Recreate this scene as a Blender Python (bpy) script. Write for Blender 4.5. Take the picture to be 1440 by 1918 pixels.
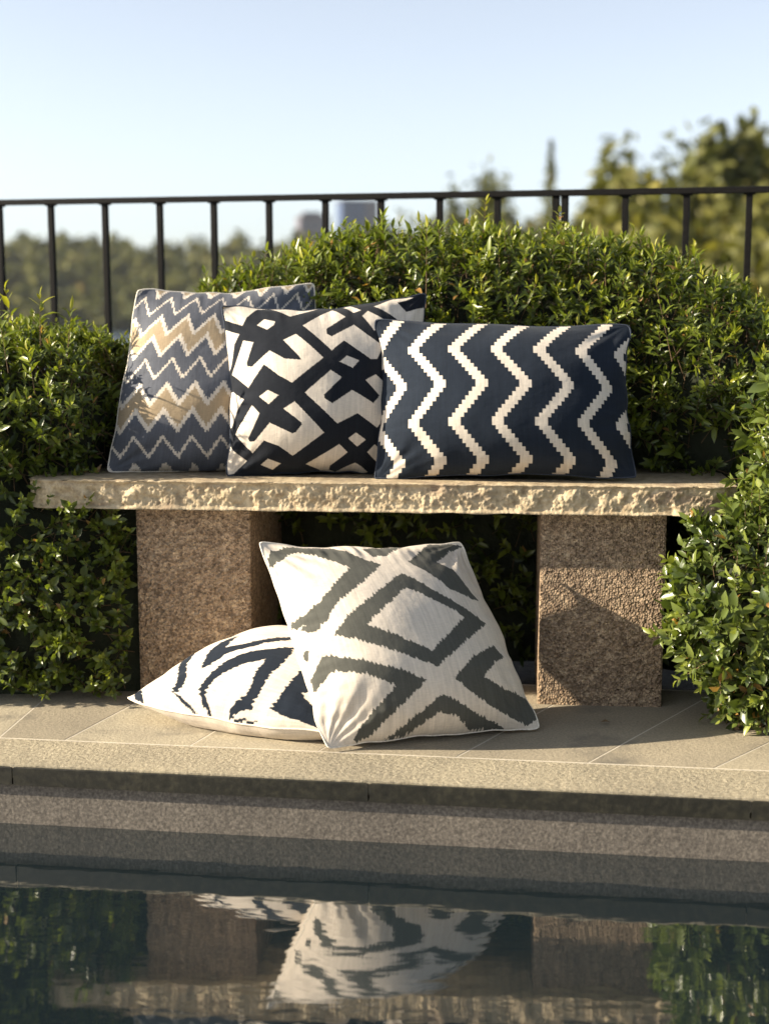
import bpy, bmesh, math, random
import numpy as np
from mathutils import Vector, Matrix, noise as mn
R = math.radians
for o in list(bpy.data.objects): bpy.data.objects.remove(o)
scn = bpy.context.scene
COL = scn.collection

# ---------------------------------------------------------------- camera, sky, sun, exposure
CAM_Z, FPX, HOR = 0.965, 2600.0, 570.0           # metres above the paving; focal length and horizon of the photo in pixels
PITCH = math.atan((959 - HOR) / FPX)
cd = bpy.data.cameras.new("camera"); cam = bpy.data.objects.new("camera", cd); COL.objects.link(cam)
cd.sensor_fit = 'VERTICAL'; cd.sensor_height = 36.0; cd.lens = FPX / 1918 * 36
cam.location = (0, 0, CAM_Z); cam.rotation_euler = (math.pi/2 - PITCH, 0, 0)
cd.clip_start = 0.05; cd.clip_end = 6000
cd.dof.use_dof = True; cd.dof.focus_distance = 3.2; cd.dof.aperture_fstop = 2.1
scn.camera = cam
SUN_ELEV = R(22.5); LX, LY = 1.0, 0.08             # light travels to the right and slightly away
w = bpy.data.worlds.new("World"); scn.world = w; w.use_nodes = True
nt = w.node_tree; sky = nt.nodes.new("ShaderNodeTexSky"); sky.sky_type = 'NISHITA'; sky.sun_disc = False
sky.sun_elevation = SUN_ELEV; sky.sun_rotation = math.atan2(-LX, -LY)
sky.air_density = 0.8; sky.dust_density = 1.0; sky.ozone_density = 1.7; sky.altitude = 100
bg = nt.nodes["Background"]; hs = nt.nodes.new("ShaderNodeHueSaturation"); hs.inputs['Saturation'].default_value = 0.5
nt.links.new(sky.outputs[0], hs.inputs['Color']); nt.links.new(hs.outputs[0], bg.inputs[0]); bg.inputs[1].default_value = 0.085
sl = bpy.data.lights.new("sun", 'SUN'); so = bpy.data.objects.new("sun", sl); COL.objects.link(so)
sl.energy = 5.0; sl.angle = R(0.5); sl.color = (1.0, 0.88, 0.70)
so.rotation_euler = Vector((LX*math.cos(SUN_ELEV), LY*math.cos(SUN_ELEV), -math.sin(SUN_ELEV)*math.hypot(LX, LY))).to_track_quat('-Z', 'Y').to_euler()
so.location = (-6, -2, 5)
scn.view_settings.view_transform = 'Standard'; scn.view_settings.look = 'None'
scn.view_settings.exposure = 1.47; scn.view_settings.gamma = 1.0
scn.cycles.use_denoising = True
scn.cycles.max_bounces = 8; scn.cycles.transparent_max_bounces = 8

# ---------------------------------------------------------------- helpers
def ray(px, py):
    dx = (px-720)/FPX; dy = -(py-959)/FPX
    return (dx, math.cos(PITCH)+dy*math.sin(PITCH), -math.sin(PITCH)+dy*math.cos(PITCH))
def at(px, py, Y):                                # measured point of the photo at distance Y
    r = ray(px, py); k = Y/r[1]; return Vector((r[0]*k, Y, r[2]*k+CAM_Z))
def on_z(px, py, z):
    r = ray(px, py); k = (z-CAM_Z)/r[2]; return Vector((r[0]*k, r[1]*k, z))
def link(name, me, mat, parent=None):
    o = bpy.data.objects.new(name, me); COL.objects.link(o)
    for m in (mat if isinstance(mat, (list, tuple)) else [mat]): me.materials.append(m)
    if parent: o.parent = parent
    return o
def tag(o, label=None, cat=None, group=None, kind=None):
    if label: o['label'] = label
    if cat: o['category'] = cat
    if group: o['group'] = group
    if kind: o['kind'] = kind
    return o
def thing(name, loc, label, cat, group=None):
    o = bpy.data.objects.new(name, None); COL.objects.link(o); o.location = loc; o.empty_display_size = 0.1
    return tag(o, label, cat, group)
def hang(o, root):                                # parent keeping world position (roots are never rotated)
    o.parent = root; o.matrix_parent_inverse = Matrix.Translation(-root.location); return o
def np_mesh(name, V, F, smooth=False):            # F: list of arrays (n,k)
    me = bpy.data.meshes.new(name); V = np.asarray(V, np.float32)
    if isinstance(F, np.ndarray): F = [F]
    F = [np.asarray(f, np.int32) for f in F if len(f)]
    loops = np.concatenate([f.ravel() for f in F]); sizes = np.concatenate([np.full(len(f), f.shape[1], np.int32) for f in F])
    starts = np.concatenate([[0], np.cumsum(sizes)[:-1]]).astype(np.int32)
    me.vertices.add(len(V)); me.vertices.foreach_set("co", V.ravel())
    me.loops.add(len(loops)); me.loops.foreach_set("vertex_index", loops)
    me.polygons.add(len(sizes)); me.polygons.foreach_set("loop_start", starts); me.polygons.foreach_set("loop_total", sizes)
    if smooth: me.polygons.foreach_set("use_smooth", np.ones(len(sizes), bool))
    me.update(calc_edges=True); me.validate(); return me
def box_bm(bm, x0, x1, y0, y1, z0, z1, M=None, bevel=0, seg=2):
    g = bmesh.ops.create_cube(bm, size=1.0); vs = g['verts']
    bmesh.ops.scale(bm, vec=(x1-x0, y1-y0, z1-z0), verts=vs); bmesh.ops.translate(bm, vec=((x0+x1)/2, (y0+y1)/2, (z0+z1)/2), verts=vs)
    if bevel:
        es = list({e for v in vs for e in v.link_edges})
        r = bmesh.ops.bevel(bm, geom=es, offset=bevel, segments=seg, affect='EDGES', profile=0.6)
        vs = list({v for f in r['faces'] for v in f.verts} | {v for v in vs if v.is_valid})
    if M is not None: bmesh.ops.transform(bm, matrix=M, verts=vs)
    return vs
def bm_obj(name, bm, mat, parent=None, smooth=False):
    me = bpy.data.meshes.new(name); bm.normal_update(); bm.to_mesh(me); bm.free()
    if smooth:
        for p in me.polygons: p.use_smooth = True
    return link(name, me, mat, None) if parent is None else hang(link(name, me, mat), parent)
def tube_bm(bm, pts, r, n=8, cap=True):
    pts = [Vector(p) for p in pts]; rs = r if isinstance(r, (list, tuple)) else [r]*len(pts); rings = []
    for i, p in enumerate(pts):
        d = (pts[min(i+1, len(pts)-1)]-pts[max(i-1, 0)]).normalized()
        a = d.orthogonal().normalized() if i == 0 else (a - d*a.dot(d)).normalized()
        b = d.cross(a)
        rings.append([bm.verts.new(p+(a*math.cos(2*math.pi*k/n)+b*math.sin(2*math.pi*k/n))*rs[i]) for k in range(n)])
    for i in range(len(rings)-1):
        for k in range(n): bm.faces.new((rings[i][k], rings[i][(k+1)%n], rings[i+1][(k+1)%n], rings[i+1][k]))
    if cap: bm.faces.new(rings[0][::-1]); bm.faces.new(rings[-1])
def smooth_noise(P, scale, seed, octaves=3):      # cheap numpy noise: sum of rotated sinusoids
    rg = np.random.RandomState(seed); P = np.asarray(P, float)*scale; out = np.zeros(P.shape[:-1]); amp = 1.0; tot = 0
    for o in range(octaves):
        for k in range(5):
            d = rg.normal(size=P.shape[-1]); d /= np.linalg.norm(d); d *= rg.uniform(0.7, 1.4)
            out += amp*np.sin(P@d*2**o*2*math.pi+rg.uniform(0, 6.28)); tot += amp*0.5
        amp *= 0.5
    return out/tot*0.75

# ---------------------------------------------------------------- materials
class NB:
    def __init__(s, name):
        s.m = bpy.data.materials.new(name); s.m.use_nodes = True; s.t = s.m.node_tree; s.n = s.t.nodes; s.p = s.n["Principled BSDF"]; s.out = s.n["Material Output"]
    def new(s, t, **kw):
        n = s.n.new(t)
        for k, v in kw.items():
            if hasattr(n, k): setattr(n, k, v)
            else: n.inputs[k].default_value = v
        return n
    def l(s, a, b): s.t.links.new(a, b)
    def coord(s, kind='Object', scale=None):
        c = s.new("ShaderNodeTexCoord").outputs[kind]
        if scale:
            m = s.new("ShaderNodeMapping"); m.inputs['Scale'].default_value = scale; s.l(c, m.inputs[0]); return m.outputs[0]
        return c
    def noise(s, vec, scale, detail=4, rough=0.55):
        n = s.new("ShaderNodeTexNoise", Scale=scale, Detail=detail, Roughness=rough); s.l(vec, n.inputs['Vector']); return n.outputs['Fac']
    def ramp(s, fac, stops, interp='LINEAR'):
        r = s.new("ShaderNodeValToRGB"); r.color_ramp.interpolation = interp; e = r.color_ramp.elements
        while len(e) > 1: e.remove(e[-1])
        for i, (p, c) in enumerate(stops):
            x = e[0] if i == 0 else e.new(p); x.position = p; x.color = (*c, 1) if len(c) == 3 else c
        s.l(fac, r.inputs[0]); return r.outputs[0]
    def mix(s, a, b, fac, mode='MIX'):
        n = s.new("ShaderNodeMix", data_type='RGBA', blend_type=mode)
        for v, i in ((a, 6), (b, 7)):
            if isinstance(v, tuple): n.inputs[i].default_value = (*v, 1)
            else: s.l(v, n.inputs[i])
        if isinstance(fac, (int, float)): n.inputs[0].default_value = fac
        else: s.l(fac, n.inputs[0])
        return n.outputs[2]
    def math(s, a, b, op='ADD'):
        n = s.new("ShaderNodeMath", operation=op)
        for v, i in ((a, 0), (b, 1)):
            if isinstance(v, (int, float)): n.inputs[i].default_value = v
            else: s.l(v, n.inputs[i])
        return n.outputs[0]
    def bump(s, h, strength, dist=0.01, prev=None):
        b = s.new("ShaderNodeBump", Strength=strength, Distance=dist); s.l(h, b.inputs['Height'])
        if prev: s.l(prev, b.inputs['Normal'])
        return b.outputs[0]

def stone_mat(name, dark, mid, light, grain, bump_d, bump_s=0.8, rough=0.85, patch=3.0, cells=None, stain=None, island=False):
    b = NB(name); c = b.coord()
    n1 = b.noise(c, grain, 5, 0.7); n2 = b.noise(c, patch, 4, 0.6)
    col = b.ramp(n1, [(0.30, dark), (0.5, mid), (0.70, light)])
    pat = b.ramp(n2, [(0.3, (0.72, 0.70, 0.68)), (0.7, (1.12, 1.08, 1.02))])
    col = b.mix(col, pat, 0.8, 'MULTIPLY')
    if island:
        gi = b.new("ShaderNodeNewGeometry"); col = b.mix(col, b.ramp(gi.outputs['Random Per Island'], [(0.0, (0.84, 0.83, 0.82)), (0.5, (1.0, 0.98, 0.95)), (1.0, (1.10, 1.10, 1.08))]), 1.0, 'MULTIPLY')
    if cells:
        v = b.new("ShaderNodeTexVoronoi", Scale=cells); b.l(c, v.inputs['Vector']); sp = b.new("ShaderNodeSeparateColor"); b.l(v.outputs['Color'], sp.inputs[0])
        v2 = b.new("ShaderNodeTexVoronoi", Scale=cells*0.45); b.l(c, v2.inputs['Vector']); sp2 = b.new("ShaderNodeSeparateColor"); b.l(v2.outputs['Color'], sp2.inputs[0])
        col = b.mix(col, b.ramp(sp.outputs[0], [(0.0, (0.45, 0.42, 0.40)), (0.5, (0.95, 0.93, 0.90)), (1.0, (1.5, 1.45, 1.4))]), 0.85, 'MULTIPLY')
        col = b.mix(col, b.ramp(sp2.outputs[1], [(0.0, (0.75, 0.72, 0.70)), (1.0, (1.2, 1.18, 1.12))]), 0.7, 'MULTIPLY')
    if stain:
        n3 = b.noise(b.coord('Object', stain[1]), stain[2], 4, 0.6)
        col = b.mix(col, stain[0], b.ramp(n3, [(stain[3], (0, 0, 0)), (stain[3]+0.15, (1, 1, 1))]))
    b.l(col, b.p.inputs['Base Color']); b.p.inputs['Roughness'].default_value = rough
    b.p.inputs['Specular IOR Level'].default_value = 0.3
    nr = b.bump(v.outputs['Distance'] if cells else b.noise(c, grain*0.55, 6, 0.7), bump_s, bump_d)
    if cells: nr = b.bump(v2.outputs['Distance'], 0.7, bump_d*1.2, nr)
    nr = b.bump(b.noise(c, 9.0, 4, 0.6), 0.3, bump_d*2, nr)
    b.l(nr, b.p.inputs['Normal']); return b.m
M_DECK = stone_mat("paving_stone", (0.24, 0.212, 0.158), (0.345, 0.308, 0.232), (0.45, 0.40, 0.305), 170, 0.0035, 0.6, stain=((0.17, 0.15, 0.115), (1, 1, 1), 5.0, 0.54), island=True)
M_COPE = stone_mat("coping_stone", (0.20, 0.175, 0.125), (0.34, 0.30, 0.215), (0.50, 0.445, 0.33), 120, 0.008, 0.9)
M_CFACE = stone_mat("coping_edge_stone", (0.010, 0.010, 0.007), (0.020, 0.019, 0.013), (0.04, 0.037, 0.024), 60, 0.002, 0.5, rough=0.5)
M_WALL = stone_mat("pool_wall_granite", (0.055, 0.049, 0.041), (0.12, 0.106, 0.09), (0.21, 0.188, 0.158), 150, 0.0035, 0.6)
M_JOINT = stone_mat("mortar", (0.46, 0.42, 0.34), (0.56, 0.51, 0.42), (0.64, 0.59, 0.5), 200, 0.001)
M_SLAB = stone_mat("hewn_sandstone", (0.26, 0.195, 0.12), (0.46, 0.375, 0.245), (0.58, 0.49, 0.34), 45, 0.006, 1.0, patch=4, stain=((0.22, 0.16, 0.11), (1, 1, 2.5), 5.0, 0.55))
M_LEG = stone_mat("bush_hammered_granite", (0.24, 0.175, 0.12), (0.33, 0.25, 0.175), (0.46, 0.365, 0.26), 40, 0.006, 0.9, patch=5, cells=190)
M_SOIL = stone_mat("bed_soil", (0.02, 0.015, 0.01), (0.04, 0.03, 0.02), (0.07, 0.05, 0.035), 60, 0.02)

def leaf_mat(name, c0, c1, c2, trans=0.35, rough=0.38, spec=0.5):
    b = NB(name); a = b.new("ShaderNodeAttribute", attribute_name="tint")
    col = b.ramp(a.outputs['Fac'], [(0.0, c0), (0.55, c1), (0.92, c2), (0.985, (c2[0]*1.3, c2[1]*1.1, c2[2])), (1.0, (0.30, 0.17, 0.05))])
    b.l(col, b.p.inputs['Base Color']); b.p.inputs['Roughness'].default_value = rough; b.p.inputs['Specular IOR Level'].default_value = spec
    t = b.new("ShaderNodeBsdfTranslucent"); b.l(b.mix(col, (1.15, 1.2, 0.5), 0.9, 'MULTIPLY'), t.inputs[0])
    m = b.new("ShaderNodeMixShader"); m.inputs[0].default_value = trans
    b.l(b.p.outputs[0], m.inputs[1]); b.l(t.outputs[0], m.inputs[2]); b.l(m.outputs[0], b.out.inputs[0]); return b.m
M_LEAF = leaf_mat("hedge_leaf", (0.036, 0.054, 0.009), (0.130, 0.165, 0.020), (0.24, 0.27, 0.030), 0.35, 0.35, 0.55)
M_LEAF2 = leaf_mat("bush_leaf", (0.038, 0.060, 0.014), (0.125, 0.160, 0.032), (0.26, 0.29, 0.06), 0.3, 0.32, 0.6)
M_TREE = leaf_mat("tree_leaf", (0.06, 0.065, 0.016), (0.15, 0.145, 0.032), (0.26, 0.22, 0.05), 0.3, 0.6, 0.3)
M_CONI = leaf_mat("conifer_needle", (0.05, 0.06, 0.018), (0.115, 0.12, 0.032), (0.20, 0.185, 0.045), 0.2, 0.6, 0.3)
M_WOOD = leaf_mat("far_wood_leaf", (0.05, 0.058, 0.016), (0.12, 0.12, 0.03), (0.19, 0.175, 0.045), 0.2, 0.7, 0.2)
def plain(name, col, rough=0.7, metal=0.0, spec=0.4, var=0.25, scale=20, bump=0.002):
    b = NB(name); c = b.coord(); n = b.noise(c, scale, 5, 0.6)
    lo = tuple(x*(1-var) for x in col); hi = tuple(min(1, x*(1+var)) for x in col)
    b.l(b.ramp(n, [(0.3, lo), (0.7, hi)]), b.p.inputs['Base Color'])
    b.p.inputs['Roughness'].default_value = rough; b.p.inputs['Metallic'].default_value = metal; b.p.inputs['Specular IOR Level'].default_value = spec
    if bump: b.l(b.bump(n, 0.5, bump), b.p.inputs['Normal'])
    return b.m
M_CORE = plain("shade_core", (0.016, 0.020, 0.008), 0.9, scale=40, bump=0.02)  # dark solid filler added behind the leaves to block light, no real foliage
M_TWIG = plain("twig", (0.12, 0.075, 0.035), 0.8, scale=60)
M_BARK = plain("bark", (0.10, 0.075, 0.055), 0.9, scale=15, bump=0.02)
M_IRON = plain("painted_iron", (0.005, 0.0045, 0.0042), 0.7, 0.0, 0.12, 0.4, 120, 0.0015)
M_HILL = plain("hill_ground", (0.10, 0.10, 0.035), 0.95, scale=0.1, bump=0)

def fabric_mat(name, weave=900, sheen=0.04, dull=0.0):
    b = NB(name); a = b.new("ShaderNodeAttribute", attribute_name="print_color"); uv = b.coord('UV')
    def thread(sx, sy):
        m = b.new("ShaderNodeMapping"); m.inputs['Scale'].default_value = (sx, sy, 1); b.l(uv, m.inputs[0]); return b.noise(m.outputs[0], 1.0, 3, 0.6)
    warp = thread(260, 16); weft = thread(30, 260); slub = thread(75, 2.5)
    f = b.math(b.math(b.math(warp, weft, 'ADD'), 0.3, 'MULTIPLY'), b.math(slub, 0.4, 'MULTIPLY'), 'ADD')
    sh = b.ramp(f, [(0.33, (0.72, 0.72, 0.72)), (0.67, (1.16, 1.16, 1.16))])
    col = b.mix(a.outputs['Color'], sh, 1.0, 'MULTIPLY')
    b.l(col, b.p.inputs['Base Color']); b.p.inputs['Roughness'].default_value = 0.9; b.p.inputs['Specular IOR Level'].default_value = 0.15
    b.p.inputs['Sheen Weight'].default_value = sheen; b.p.inputs['Sheen Roughness'].default_value = 0.5
    nr = b.bump(f, 0.5, 0.0012); nr = b.bump(b.noise(uv, 9.0, 3, 0.5), 0.25, 0.012, nr)
    b.l(nr, b.p.inputs['Normal']); return b.m
M_FAB = fabric_mat("woven_cotton")
M_SEAM_CREAM = plain("seam_cotton_cream", (0.66, 0.60, 0.50), 0.9, scale=200, bump=0.001)
M_SEAM_NAVY = plain("seam_cotton_navy", (0.03, 0.038, 0.055), 0.9, scale=200, bump=0.001)

b = NB("pool_water"); c = b.coord()
b.p.inputs['Base Color'].default_value = (0.010, 0.016, 0.019, 1); b.p.inputs['Roughness'].default_value = 0.03
b.p.inputs['IOR'].default_value = 3.3
m = b.new("ShaderNodeMapping"); m.inputs['Rotation'].default_value = (0, 0, R(24)); m.inputs['Scale'].default_value = (3.0, 9.0, 1); b.l(c, m.inputs[0])
h1 = b.noise(m.outputs[0], 1.6, 3, 0.5); h2 = b.noise(c, 9.0, 2, 0.5)
b.l(b.bump(h2, 0.03, 0.006, b.bump(h1, 0.10, 0.008)), b.p.inputs['Normal']); M_WATER = b.m
b = NB("lake_water"); c = b.coord(); b.p.inputs['Base Color'].default_value = (0.02, 0.04, 0.06, 1); b.p.inputs['Roughness'].default_value = 0.15
b.l(b.bump(b.noise(c, 0.5, 4, 0.6), 0.5, 0.5), b.p.inputs['Normal']); M_LAKE = b.m

# ---------------------------------------------------------------- the setting
def sheet(name, poly, z, mat):
    bm = bmesh.new(); f = bm.faces.new([bm.verts.new((x, y, z)) for x, y in poly]); return tag(bm_obj(name, bm, mat), kind='structure')
LAKE_Z = -7.0
sheet("lake", [(-5000, 6), (5000, 6), (5000, 5000), (-5000, 5000)], LAKE_Z, M_LAKE)
# terrain the terrace stands on: falls from the fence to the lake, rises on the right into a wooded bank
def terrain(name, x0, x1, y0, y1, nx, ny, fn, mat):
    xs = np.linspace(x0, x1, nx); ys = np.linspace(y0, y1, ny); X, Y = np.meshgrid(xs, ys)
    V = np.stack([X, Y, fn(X, Y)], -1).reshape(-1, 3); i = np.arange(nx*(ny-1)).reshape(ny-1, nx)[:, :-1].ravel()
    return tag(link(name, np_mesh(name, V, np.stack([i, i+1, i+nx+1, i+nx], 1), True), mat), kind='structure')
def bank_z(X, Y):
    t = np.clip((X-3-0.10*Y)/14, 0, 1); s = np.clip((Y-6.5)/14, 0, 1)
    return -0.25 - s*(9.5 - t*7.5) + 0.25*np.sin(X*0.9+Y*0.5)*np.clip((Y-8)/6, 0, 1)
terrain("bank", -60, 90, 6.2, 150, 90, 90, bank_z, M_HILL)
def hill_z(X, Y): return -8.0 + np.clip((Y-432)/130, 0, 1)*(27+5*np.sin(X*0.011+1.0)+3*np.sin(X*0.031)) + 0*X
terrain("far_shore", -700, 700, 425, 900, 80, 40, hill_z, M_HILL)

# paving: fan of slabs behind a coping of long blocks, light mortar in the joints
EDGE_A, EDGE_B = on_z(0, 1432, 0), on_z(1440, 1498, 0)
edir = (EDGE_B-EDGE_A).normalized(); enrm = Vector((-edir.y, edir.x, 0))
def epos(s, d, z=0): return EDGE_A + edir*s + enrm*d + Vector((0, 0, z))      # s metres along the pool edge, d metres behind it
S0, S1 = -2.6, 4.6; CW = 0.175
sheet("soil_bed", [(-9, 3.2), (9, 2.6), (9, 6.6), (-9, 6.6)], -0.03, M_SOIL)
bm = bmesh.new(); p = [epos(S0, 0.02, -0.0004), epos(S1, 0.02, -0.0004), epos(S1, 0.78, -0.0004), epos(S0, 0.78, -0.0004)]
bm.faces.new([bm.verts.new(v) for v in p]); tag(bm_obj("mortar_bed", bm, M_JOINT), kind='structure')
def prism(bm, quad, z0, z1, bev=0.003):
    lo = [bm.verts.new((v.x, v.y, z0)) for v in quad]; hi = [bm.verts.new((v.x, v.y, z1-bev)) for v in quad]
    cx = sum((v for v in quad), Vector())/len(quad)
    tp = [bm.verts.new(((v.x+(cx.x-v.x)*bev*3/max(0.05, (cx-v).length)), (v.y+(cx.y-v.y)*bev*3/max(0.05, (cx-v).length)), z1)) for v in quad]
    n = len(quad); bm.faces.new(tp); bm.faces.new(lo[::-1])
    for i in range(n):
        j = (i+1) % n; bm.faces.new((lo[i], lo[j], hi[j], hi[i])); bm.faces.new((hi[i], hi[j], tp[j], tp[i]))
joints = [((-5, 1385), (85, 1308)), ((112, 1392), (258, 1315)), ((352, 1400), (470, 1330)), ((596, 1408), (715, 1340)), ((858, 1417), (948, 1368)), ((1105, 1428), (1252, 1346)), ((1335, 1441), (1480, 1372))]
def edge_sd(P): q = P-EDGE_A; return q.dot(edir), q.dot(enrm)
J = []
for a, c in joints:
    s0, d0 = edge_sd(on_z(*a, 0)); s1, d1 = edge_sd(on_z(*c, 0)); k = (s1-s0)/(d1-d0); J.append((s0+k*(CW-d0), k))
J = [(J[0][0]-0.27*i, J[0][1]*(1-0.2*i)) for i in range(7, 0, -1)] + J + [(J[-1][0]+0.28*i, J[-1][1]) for i in range(1, 8)]
bm = bmesh.new(); g = 0.0026; rr = random.Random(3)
for (a, ka), (c, kc) in zip(J[:-1], J[1:]):
    d0, d1 = CW+g*1.4, 0.77
    prism(bm, [epos(a+g, d0), epos(c-g, d0), epos(c-g+kc*(d1-CW), d1), epos(a+g+ka*(d1-CW), d1)], -0.05, rr.uniform(0.0, 0.0004), 0.0003)
tag(bm_obj("paving", bm, M_DECK), kind='structure')
sj = [edge_sd(on_z(22, 1434, 0))[0], edge_sd(on_z(690, 1464, 0))[0]]; L = sj[1]-sj[0]
cuts = [sj[0]+L*k for k in range(-3, 6)]
bm = bmesh.new(); bf = bmesh.new()
for a, c in zip(cuts[:-1], cuts[1:]):
    prism(bm, [epos(a, 0.004), epos(c, 0.004), epos(c, CW-g), epos(a, CW-g)], -0.03, 0.0, 0.0003)
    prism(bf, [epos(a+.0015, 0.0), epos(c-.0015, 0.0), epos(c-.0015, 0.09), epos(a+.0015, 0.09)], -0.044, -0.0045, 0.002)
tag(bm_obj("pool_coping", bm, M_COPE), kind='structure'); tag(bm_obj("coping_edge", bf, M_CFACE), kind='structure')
bm = bmesh.new(); prism(bm, [epos(S0, 0.014), epos(S1, 0.014), epos(S1, 0.5), epos(S0, 0.5)], -1.2, -0.0445, 0.002)
tag(bm_obj("pool_wall", bm, M_WALL), kind='structure')
WATER_Z = -0.135
p = [epos(S0, 0.06), epos(S1, 0.06), epos(S1, -6), epos(S0, -6)]
sheet("pool_water", [(v.x, v.y) for v in p], WATER_Z, M_WATER)

# ---------------------------------------------------------------- stone bench
BROT = R(-5.0); BC = Vector((-0.025, 3.252, 0)); BTOP, BBOT = 0.545, 0.478
bx = Vector((math.cos(BROT), math.sin(BROT), 0)); by = Vector((-bx.y, bx.x, 0))
bench = thing("stone_bench", BC, "long stone slab bench with rough hewn edge on two granite block legs", "bench")
def bp(s, d, z): return BC + bx*s + by*d + Vector((0, 0, z))
HL, BD = 0.849, 0.43
ns, nf = 800, 28; V = []
rows = nf + 3
for i in range(ns+1):
    s = -HL + 2*HL*i/ns; en = min(1.0, (HL-abs(s))/0.07)
    for j in range(nf+1):
        t = j/nf; z = BBOT + (BTOP-BBOT)*t; q = Vector((s*9, 0.3, z*9))
        a = mn.fractal(q*0.8, 0.9, 2.1, 3)*0.005 + mn.fractal(q*3.0, 0.6, 2.2, 6)*0.0052 + abs(mn.noise(q*2.3+Vector((4, 1, 0))))*0.008*min(1, t*1.6) + mn.noise(q*15)*0.0016
        edge = min(t, 1-t)*2; top = 0.004*abs(mn.noise(Vector((s*30, 7, 0)))) if t > 0.9 else 0
        d = 0.012 - a*(0.35+0.65*min(1, edge*3)) - 0.006*(1-min(1, edge*5)) + (0.03*(1-en)**2*(1+0.5*mn.noise(Vector((s*30, z*30, 1)))))
        zz = z + (0.003*mn.noise(Vector((s*22, 1, 5))) if 0 < j < nf else (-0.0015+0.0025*mn.noise(Vector((s*14, 2, 5))) if j == 0 else -top))
        V.append(bp(s, d, zz))
    V.append(bp(s, 0.03, BTOP)); V.append(bp(s, BD, BTOP)); V.append(bp(s, BD, BBOT))
V = np.array(V); n = rows+1-0; n = nf+4
I = (np.arange(ns)[:, None]*n + np.arange(n)[None, :]); Jn = (np.arange(ns)[:, None]*n + (np.arange(n)[None, :]+1) % n)
F = np.stack([I.ravel(), (I+n).ravel(), (Jn+n).ravel(), Jn.ravel()], 1)
caps = [np.arange(n)[None, :], (ns*n+np.arange(n))[::-1][None, :]]
hang(link("slab", np_mesh("slab", V, [F]+caps), M_SLAB), bench)
MB = Matrix.Translation(BC) @ Matrix.Rotation(BROT, 4, 'Z')
for (pa, pb) in ((247, 467), (1013, 1250)):
    sa = (at(pa, 970, 3.33)-BC).dot(bx); sb = (at(pb, 970, 3.33 if pb < 700 else 3.24)-BC).dot(bx)
    if pa > 700: sa = (at(pa, 970, 3.25)-BC).dot(bx)
    bm = bmesh.new(); box_bm(bm, sa, sb, 0.062, 0.62 if pa < 700 else 0.43, -0.02, BBOT-0.003, MB, 0.006)
    bm_obj("leg", bm, M_LEG, bench)

# ---------------------------------------------------------------- iron fence
def fy(x): return 4.50 - 0.29*x
def on_fence(px, py):
    r = ray(px, py); k = 4.50/(r[1]+0.29*r[0]); return Vector((r[0]*k, r[1]*k, r[2]*k+CAM_Z))
RZ = on_fence(720, 367).z
fence = thing("iron_fence", (0, 4.5, -0.3), "black iron railing with thin upright bars behind the hedges", "fence")
fang = math.atan(-0.29); MF = lambda x: Matrix.Translation((x, fy(x), 0)) @ Matrix.Rotation(fang, 4, 'Z')
bars = [2, 98, 199, 301, 402, 505, 610, 714, 823, 931, 1169, 1283, 1400]
xs = [on_fence(p, 450).x for p in bars]; step = 0.178
xs = [xs[0]-step*k for k in range(6, 0, -1)] + xs + [xs[-1]+step*k for k in range(1, 7)]
def rail_z(x): return RZ - 0.005*x
bm = bmesh.new(); xa, xb = xs[0]-0.1, xs[-1]+0.1
pr = [(xa, rail_z(xa)), (xb, rail_z(xb))]
vs = []
for x, z in pr:
    for dy, dz in ((-0.02, -0.009), (0.02, -0.009), (0.02, 0.006), (0.012, 0.009), (-0.012, 0.009), (-0.02, 0.006)):
        vs.append(bm.verts.new((x - dy*math.sin(fang), fy(x)+dy*math.cos(fang), z+dz)))
for k in range(6): bm.faces.new((vs[k], vs[(k+1) % 6], vs[6+(k+1) % 6], vs[6+k]))
bm.faces.new(vs[:6][::-1]); bm.faces.new(vs[6:])
bm_obj("top_rail", bm, M_IRON, fence)
for x in xs:
    bm = bmesh.new(); box_bm(bm, -0.0095, 0.0095, -0.0095, 0.0095, -0.4, rail_z(x)-0.007, MF(x), 0.0015, 1)
    box_bm(bm, -0.017, 0.017, -0.013, 0.013, rail_z(x)-0.014, rail_z(x)-0.008, MF(x))
    bm_obj("bar", bm, M_IRON, fence)
x = on_fence(1049, 400).x
for dx in (-0.0135, 0.0135):
    bm = bmesh.new(); box_bm(bm, dx-0.0105, dx+0.0105, -0.012, 0.012, -0.4, rail_z(x)-0.007, MF(x), 0.0015, 1); bm_obj("post", bm, M_IRON, fence)
bm = bmesh.new(); ln = (xb-xa)/math.cos(fang); box_bm(bm, -ln/2, ln/2, -0.016, 0.016, 0.10, 0.118, Matrix.Translation(((xa+xb)/2, fy((xa+xb)/2), 0)) @ Matrix.Rotation(fang, 4, 'Z')); bm_obj("bottom_rail", bm, M_IRON, fence)

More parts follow.
